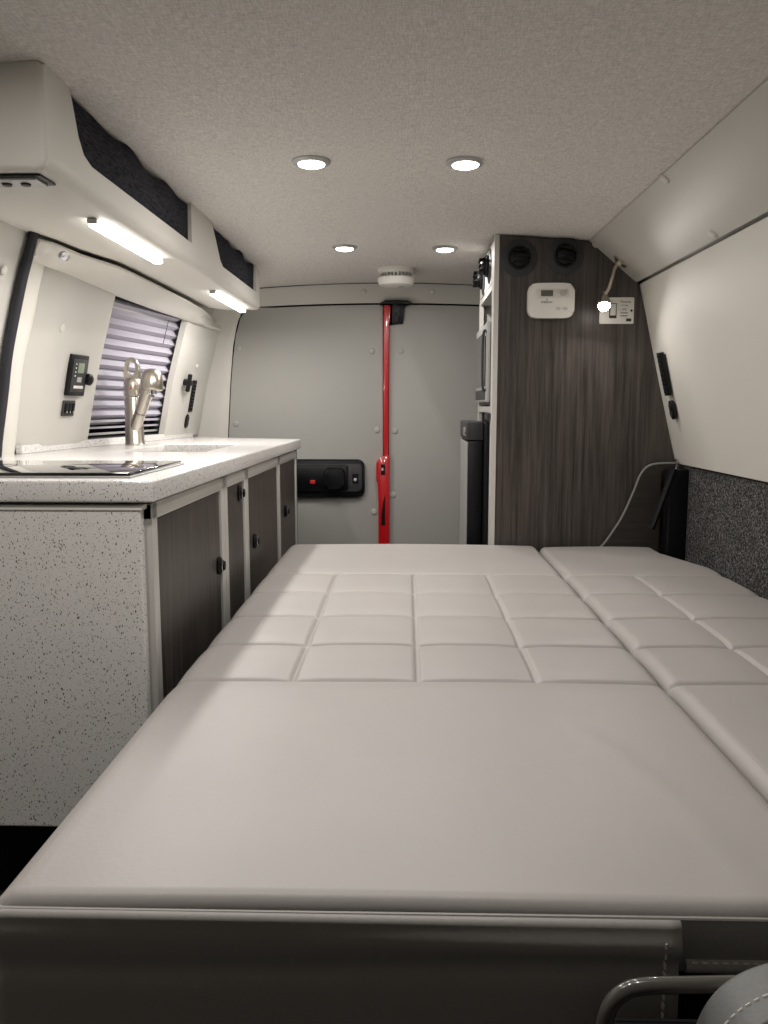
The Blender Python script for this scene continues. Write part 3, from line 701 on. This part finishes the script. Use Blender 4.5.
# thermostat
t = thing('thermostat', 'white rounded thermostat with small grey display on the dark wood panel', 'thermostat')
p0 = at(526.5, 319, Y=TY); p1 = at(573.5, 284, Y=TY); m = frame(((p0.x + p1.x) / 2, TY, (p0.z + p1.z) / 2), (0, -1, 0)); w, h = (p1.x - p0.x) / 2, (p1.z - p0.z) / 2
outl = []
for k in range(48):
    a = 2 * PI * k / 48; c, s = math.cos(a), math.sin(a); e = 2 / 5.5
    outl.append((w * abs(c) ** e * (1 if c >= 0 else -1), h * abs(s) ** e * (1 if s >= 0 else -1)))
obj('case', prism(bmesh.new(), outl, 2, 0, .026, .007, 4), m_white, t, True, mat=m)
LB('window_frame', -w * .66, h * .16, w * .74, h * .66, .0255, .0272, m_trim2, t, .001, r=.006)
LB('display', -w * .46, h * .24, w * .06, h * .58, .0268, .0282, m_lcd, t, .0005)
bm = prism(bmesh.new(), ellipse(w * .50, h * .42, w * .16, h * .17), 2, .0268, .0300, .001); obj('mode_button', bm, m_silver, t, True, mat=m)
for cx_ in (.30, .60):
    bm = prism(bmesh.new(), ellipse(w * cx_, -h * .46, w * .11, h * .10), 2, .0255, .0275, .0006); b_ = obj('set_button', bm, m_trim, t, True, mat=m)
text('logo_text', 'EMERSON', .0075, m @ Matrix.Translation((-w * .2, -h * .10, .0262)), m_grey, t)
bm = prism(bmesh.new(), [(-w * .2 - .003, .001), (-w * .2 + .003, .001), (-w * .2, .006)], 2, .0258, .0266); obj('logo_mark', bm, m_grey, t, mat=m)

# switch panel behind the reading lamp
t = thing('wall_switch', 'white rectangular switch panel with printing, behind the glowing reading lamp', 'switch')
p0 = at(599, 324, Y=TY); p1 = at(634, 297.5, Y=TY); m = frame(((p0.x + p1.x) / 2, TY, (p0.z + p1.z) / 2), (0, -1, 0)); w, h = (p1.x - p0.x) / 2, (p1.z - p0.z) / 2
LB('plate', -w, -h, w, h, 0, .005, m_white, t, .001, r=.003)
s_ = LB('switch_surround', -w * .45, -h * .58, -w * .02, h * .55, .0045, .007, m_grey, t, .001)
LB('rocker', -w * .40, -h * .38, -w * .08, h * .50, .006, .012, m_white, s_, .002)
text('printed_text', 'Thermal', .0095, m @ Matrix.Translation((w * .48, h * .66, .0052)), m_grey, t)
text('printed_text', 'SYSTEM', .006, m @ Matrix.Translation((w * .45, h * .38, .0052)), m_grey, t)
text('printed_text', 'LPG', .0085, m @ Matrix.Translation((w * .43, h * .08, .0052)), m_grey, t)
bm = bmesh.new()
for yv in (-.18, -.40): box(bm, (w * .22, h * yv - .0012, .005), (w * .64, h * yv + .0012, .0056))
box(bm, (w * .56, -h * .82, .005), (w * .86, -h * .60, .0056)); obj('printed_line', bm, m_grey, t, mat=m)
obj('screw', lathe(bmesh.new(), [(.0035, .005), (.003, .007), (0, .007)], 12, m @ Matrix.Translation((w * .86, 0, 0))), m_black, t)

# reading lamp
rl = thing('reading_lamp', 'lit gooseneck reading lamp with nickel stem fixed to the sloping right panel', 'lamp')
pb, nb = hitU(621, 261)
obj('base', lathe(bmesh.new(), [(.024, 0), (.024, .004), (.020, .007), (.010, .008), (.009, .016), (0, .017)], 28, frame(pb, nb)), m_nickel, rl, True)
hp = at(604, 303, Y=pb.y - .03)
neck = smoothpts([pb + nb * .010, pb + nb * .026, pb.lerp(hp, .42) + Vector((-.006, -.008, .006)), pb.lerp(hp, .72) + Vector((-.001, -.002, .008)), hp + Vector((.002, .006, .024))], 8)
obj('gooseneck', tube(bmesh.new(), neck, .0052, 12), m_nickel, rl, True)
nd = Vector((-.10, -.55, -.83)).normalized(); hm = frame(hp, nd, Vector((0, 1, 0)))
hd = obj('lamp_head', lathe(bmesh.new(), [(0, -.040), (.009, -.038), (.011, -.030), (.0125, -.022), (.0185, -.004), (.0195, .010), (.018, .011), (.0165, .006), (.0, .004)], 28, hm), m_nickel, rl, True)
obj('bulb', lathe(bmesh.new(), [(.016, .006), (.0175, .012), (.013, .020), (0, .024)], 24, hm), m_bulb, hd, True)
lm = frame(hp + nd * .03, -nd, Vector((0, 1, 0))); lamp('reading_glow', lm, READ_W, .03, None, rl)

# folded table leaf, strut, black column
tl = thing('folding_table_leaf', 'dark wood table leaf with curved pale edge folded against the tall cabinet', 'table leaf')
yl = TY - .022
pts2 = smoothpts([at(u, v, Y=yl) for u, v in ((600, 548), (606, 542), (622, 518), (634, 492), (641, 475), (648, 467), (658, 464), (677, 463.5))], 5)
poly = [(p.x, p.z) for p in pts2] + [(.822, .719), (.783, .705), (.783, .44), (.615, .44)]
obj('leaf', prism(bmesh.new(), poly, 1, yl, yl + .014), m_woodh, tl)
obj('edge_band', tube(bmesh.new(), [Vector((p.x, yl + .004, p.z)) for p in pts2], .0045, 8), m_band, tl, True)
s0 = at(674, 469, Y=yl - .072); s1 = at(652, 528, Y=yl - .072)
st = obj('support_strut', tube(bmesh.new(), [s0, s0.lerp(s1, .93), s1 + Vector((-.004, 0, 0))], [.010, .010, .014], 8), m_black, tl, True)
hg = at(677, 463, Y=yl - .012)
obj('hinge_pin', lathe(bmesh.new(), [(.004, -.02), (.006, -.018), (.006, -.008), (.0035, -.006), (.0035, .002), (.006, .004), (.006, .012), (0, .015)], 14, Matrix.Translation(hg)), m_chrome, tl, True)
bc = obj('black_post', B((.788, yl - .060, .02), (.848, yl - .010, .715), .006, 3), m_black, smooth=True)
tag(bc, 'black plastic post in the corner between the wood cabinet and the felt', 'post')

# ---------------------------------------------------------------- ceiling fixtures
def puck(x, y, label, vis=True):
    z = ceil_z(x, y); t = thing('ceiling_light', label, 'light', group=None); t['group'] = 'round ceiling downlights'
    m = Matrix.Translation((x, y, z))
    obj('trim_ring', lathe(bmesh.new(), [(.042, .002), (.042, -.002), (.038, -.006), (.029, -.007), (.029, .0)], 36, m), m_silver, t, True)
    obj('lens', lathe(bmesh.new(), [(.029, -.004), (.028, -.009), (.018, -.0125), (0, -.014)], 32, m), m_lens, t, True)
    lamp('light_glow', Matrix.Translation((x, y, z - .018)), PUCK_W, .05, None, t)
puck(-.208, 1.845, 'glowing round ceiling downlight, near left of the four')
puck(.124, 1.85, 'glowing round ceiling downlight, near right of the four')
puck(-.208, 2.80, 'glowing round ceiling downlight, far left of the four')
puck(.124, 2.81, 'glowing round ceiling downlight, far right of the four')
puck(-.208, .80, 'added unseen fill downlight above the near end of bed, middle of the row')  # row of three added out of view to brighten ceiling and stone end panel
puck(.124, .80, 'added unseen fill downlight above the near end of bed, rightmost of the row')
puck(-.52, .80, 'added unseen fill downlight above the near end of bed, leftmost of the row')
sm = thing('smoke_detector', 'white round smoke detector on the ceiling above the rear doors', 'smoke detector')
sx, sy = -.043, 3.19; m = Matrix.Translation((sx, sy, ceil_z(sx, sy)))
obj('base', lathe(bmesh.new(), [(.068, .004), (.070, -.004), (.066, -.016), (.052, -.020), (0, -.02)], 40, m), m_white, sm, True)
bm = bmesh.new()
for k in range(26):
    a = 2 * PI * k / 26; mm = m @ Matrix.Rotation(a, 4, 'Z'); r0 = len(bm.verts); box(bm, (.050, -.0035, -.032), (.058, .0035, -.016)); bm.verts.ensure_lookup_table()
    bmesh.ops.transform(bm, matrix=mm, verts=bm.verts[r0:])
obj('sensor_grille', bm, m_silver, sm)
obj('cover', lathe(bmesh.new(), [(0, -.030), (.060, -.030), (.069, -.034), (.070, -.046), (.064, -.060), (.050, -.066), (0, -.067)], 40, m), m_white, sm, True)
obj('test_button', lathe(bmesh.new(), [(.012, -.066), (.011, -.069), (0, -.069)], 18, m @ Matrix.Translation((.02, -.02, 0))), m_silver, sm, True)

# ---------------------------------------------------------------- bed
BZ = .469; ROWS = [2.105, 1.885, 1.665, 1.463, 1.262]
def mattress(x0, x1, y0, y1, zb, cols, qx0, qx1, rl=.05, rr=.03, rf=.022, rb=.04, name='cushion', parent=None, taper=False):
    def axis(a, b, marks, n, fine=.0035):
        s = set(round(v, 4) for v in lin(a, b, n))
        for mk in marks:
            for k in range(-5, 6): s.add(round(mk + k * fine, 4))
        for r in (.0005, .002, .005, .009, .014, .02, .028, .038, .05): s.add(round(a + r, 4)); s.add(round(b - r, 4))
        return sorted(v for v in s if a <= v <= b)
    xs = axis(x0, x1, cols, 60); ys = axis(y0, y1, ROWS, 120)
    rnd = lambda d, r: 0 if d >= r else r - math.sqrt(max(0, r * r - (r - d) ** 2))
    def hgt(x, y):
        z = BZ + .004 * math.sin(PI * min(1, max(0, (x - x0) / (x1 - x0)))) ** .5
        inq = ROWS[-1] - .001 <= y <= ROWS[0] + .001
        g = 0; per = (y - ROWS[-1])
        for i, ry in enumerate(ROWS):
            d = y - ry; g = max(g, math.exp(-(d / .0055) ** 2) * (.35 if i == 0 else 1.0))
            if abs(d) < .06: z -= .0035 * math.exp(-(d / .03) ** 2)
        if inq:
            for cx_ in cols:
                cxx = cx_; d = x - cxx; g = max(g, math.exp(-(d / .0042) ** 2)); z -= .003 * math.exp(-(d / .03) ** 2)
        z -= .0065 * g
        # soft wrinkles near the front right
        z += .0016 * math.exp(-((x - (.30 - (y - .75) * .22 + .02 * math.sin(9 * y))) / .016) ** 2) * (1 if y < 1.15 else 0) * min(1, (1.15 - y) * 6 if y < 1.15 else 0)
        z += .0012 * math.sin(x * 6 + 2 * y) * math.sin(y * 4 + x * 3)
        return z - rnd(x - x0, rl) - rnd(x1 - x, rr) - rnd(y - y0, rf) - rnd(y1 - y, rb)
    bm = bmesh.new(); kx = lambda y: 1 - (.16 * max(0, min(1, (y - 2.2) / .22)) if taper else 0)
    g = [[bm.verts.new((x0 + (x - x0) * kx(y), y, max(hgt(x, y), zb + .002))) for y in ys] for x in xs]
    for i in range(len(xs) - 1):
        for j in range(len(ys) - 1): bm.faces.new((g[i][j], g[i + 1][j], g[i + 1][j + 1], g[i][j + 1]))
    loop = [g[i][0] for i in range(len(xs))] + [g[-1][j] for j in range(1, len(ys))] + [g[i][-1] for i in range(len(xs) - 2, -1, -1)] + [g[0][j] for j in range(len(ys) - 2, 0, -1)]
    low = [bm.verts.new((v.co.x, v.co.y, zb)) for v in loop]; n = len(loop)
    for i in range(n): bm.faces.new((loop[i], loop[(i + 1) % n], low[(i + 1) % n], low[i]))
    bm.faces.new(low[::-1])
    return obj(name, bm, m_leather, parent, 'all')
BF = .668
bd = thing('bed_cushion', 'wide grey leather bed cushion with quilted middle, beside the galley cabinet', 'mattress')
mattress(-.378, .408, BF, 2.552, .41, [-.182, .019, .208], 0, 0, rl=.035, rr=.022, rf=.014, rb=.012, parent=bd)
ff = obj('front_flap', sheet(bmesh.new(), lambda x, z: Vector((x, BF - .007 + (.010 * max(0, (z - .455) / .007) ** 2) - .003 * math.exp(-((z - .437) / .012) ** 2) * (1 + .5 * math.sin(x * 9)) + .004 * math.exp(-((z - .412 - .006 * math.sin(x * 5)) / .01) ** 2), z)), lin(-.366, .238, 60), lin(.29, .42, 20) + lin(.422, .4595, 20), Vector((0, .012, 0))), m_leather, bd, 'all')
pip = [Vector((x, BF - .000, .459 + .0006 * math.sin(x * 5))) for x in lin(-.37, .40, 40)]
obj('piping', tube(bmesh.new(), pip, .0022, 8), m_leather, bd, True)
bm = bmesh.new()
for k in range(14): box(bm, (.2235, BF - .0115, .438 - k * .0095), (.2248, BF - .006, .443 - k * .0095))
obj('stitching', bm, m_thread, ff)
sp = obj('side_panel', B((.243, BF + .006, .405), (.406, BF + .014, .455), .003), m_leather, bd); 
bm = tube(bmesh.new(), [(.245, BF + .004, .415), (.33, BF + .004, .415), (.405, BF + .004, .416)], .008, 10); obj('hem', bm, m_leather, bd, True)
bm = bmesh.new()
for k in range(18): box(bm, (.25 + k * .0088, BF - .0035, .4195), (.2548 + k * .0088, BF - .0015, .4203))
obj('stitching', bm, m_thread, sp)
sc_ = mattress(.412, .836, .66, 2.53, .36, [.590], 0, 0, rl=.02, rr=.03, rf=.02, rb=.015, name='side_cushion', taper=True)
tag(sc_, 'narrow grey leather bed cushion with quilted middle, along the felt-lined right wall', 'mattress')
bb = obj('bed_box', B((-.355, .80, 0), (.405, 2.52, .41), .006), m_dark); tag(bb, 'dark box base carrying the wide bed cushion', 'bed base')
bb2 = obj('side_bench', B((.414, .74, 0), (.82, 2.40, .36), .006), m_dark); tag(bb2, 'dark bench box under the narrow right bed cushion', 'bench')
bb3 = bm = B((-.345, .70, 0.0), (.23, .78, .405), .004); o = obj('bench_front', bm, m_leather); tag(o, 'grey leather front board beneath the near end of the wide cushion', 'bench')

# grab frame + front seat corner
gf = thing('seat_handle', 'dark glossy tubular seat frame loop below the bed front at bottom right', 'seat frame')
yy = .60
pts = smoothpts([at(u, v, Y=yy) for u, v in ((598, 1062), (604, 1024), (612, 1003), (628, 990), (650, 986), (690, 985), (740, 984), (800, 983))], 6)
pts = [pts[0] + Vector((0, 0, -.28))] + pts + [pts[-1] + Vector((.05, 0, -.03)), pts[-1] + Vector((.06, 0, -.36))]
obj('tube_frame', tube(bmesh.new(), pts, .0065, 12), M('dark_lacquer', (.09, .085, .075), .18, coat=.6), gf, True)
obj('back_shell', B((.165, yy + .012, .02), (.38, yy + .03, .40), .01), m_blackm, gf)
# seat: rounded leather top with piping
st = thing('front_seat', 'corner of a grey leather front seat with pale stitching at bottom right', 'seat')
xs_, zs_ = at(703, 1024, Y=.565).x, at(768, 968, Y=.575).z
def arc(ins, n=26):
    """rounded top-left corner of the seat back, inset by ins, as (x, z)"""
    cx_, cz_, rx, rz = xs_ + .085, zs_ - .080, .085 - ins, .080 - ins
    pts = [(cx_ - rx, .05), (cx_ - rx, cz_ - .05)]
    for k in range(n + 1):
        a = PI - PI / 2 * k / n; pts.append((cx_ + rx * (1 if math.cos(a) > 0 else -1) * abs(math.cos(a)) ** .85, cz_ + rz * math.sin(a) ** .9))
    return pts
def shell(y0, y1, ins, bev, name, par):
    p = arc(ins) + [(.52, arc(ins)[-1][1] - .001), (.52, .05)]
    return obj(name, prism(bmesh.new(), p, 1, y0, y1, bev, 5), m_seat, par, 'all')
body = shell(.535, .585, 0, .014, 'seat_body', st)
shell(.522, .55, .012, .007, 'front_cushion', st)
for ins, yv in ((.010, .5345), (.0065, .540)):
    obj('piping', tube(bmesh.new(), [Vector((x, yv, z)) for x, z in arc(ins)[1:]] + [Vector((.51, yv, arc(ins)[-1][1]))], .0028, 8), m_seat, st, True)
def stitch(ins, yv):
    bm = bmesh.new(); P_ = [Vector((x, yv, z)) for x, z in arc(ins, 60)[2:]] + [Vector((.50, yv, arc(ins)[-1][1]))]
    q = []
    for a, b in zip(P_, P_[1:]):
        n = max(1, int((b - a).length / .0008)); q += [a.lerp(b, k / n) for k in range(n)]
    for k in range(0, len(q) - 6, 7): tube(bm, [q[k], q[k + 4]], .0009, 5)
    return bm
obj('stitching', stitch(-.0002, .556), m_thread, st)
obj('stitching', stitch(.020, .5215), m_thread, st)

# remove placement drift: every object already lives in world space
bpy.context.view_layer.update()
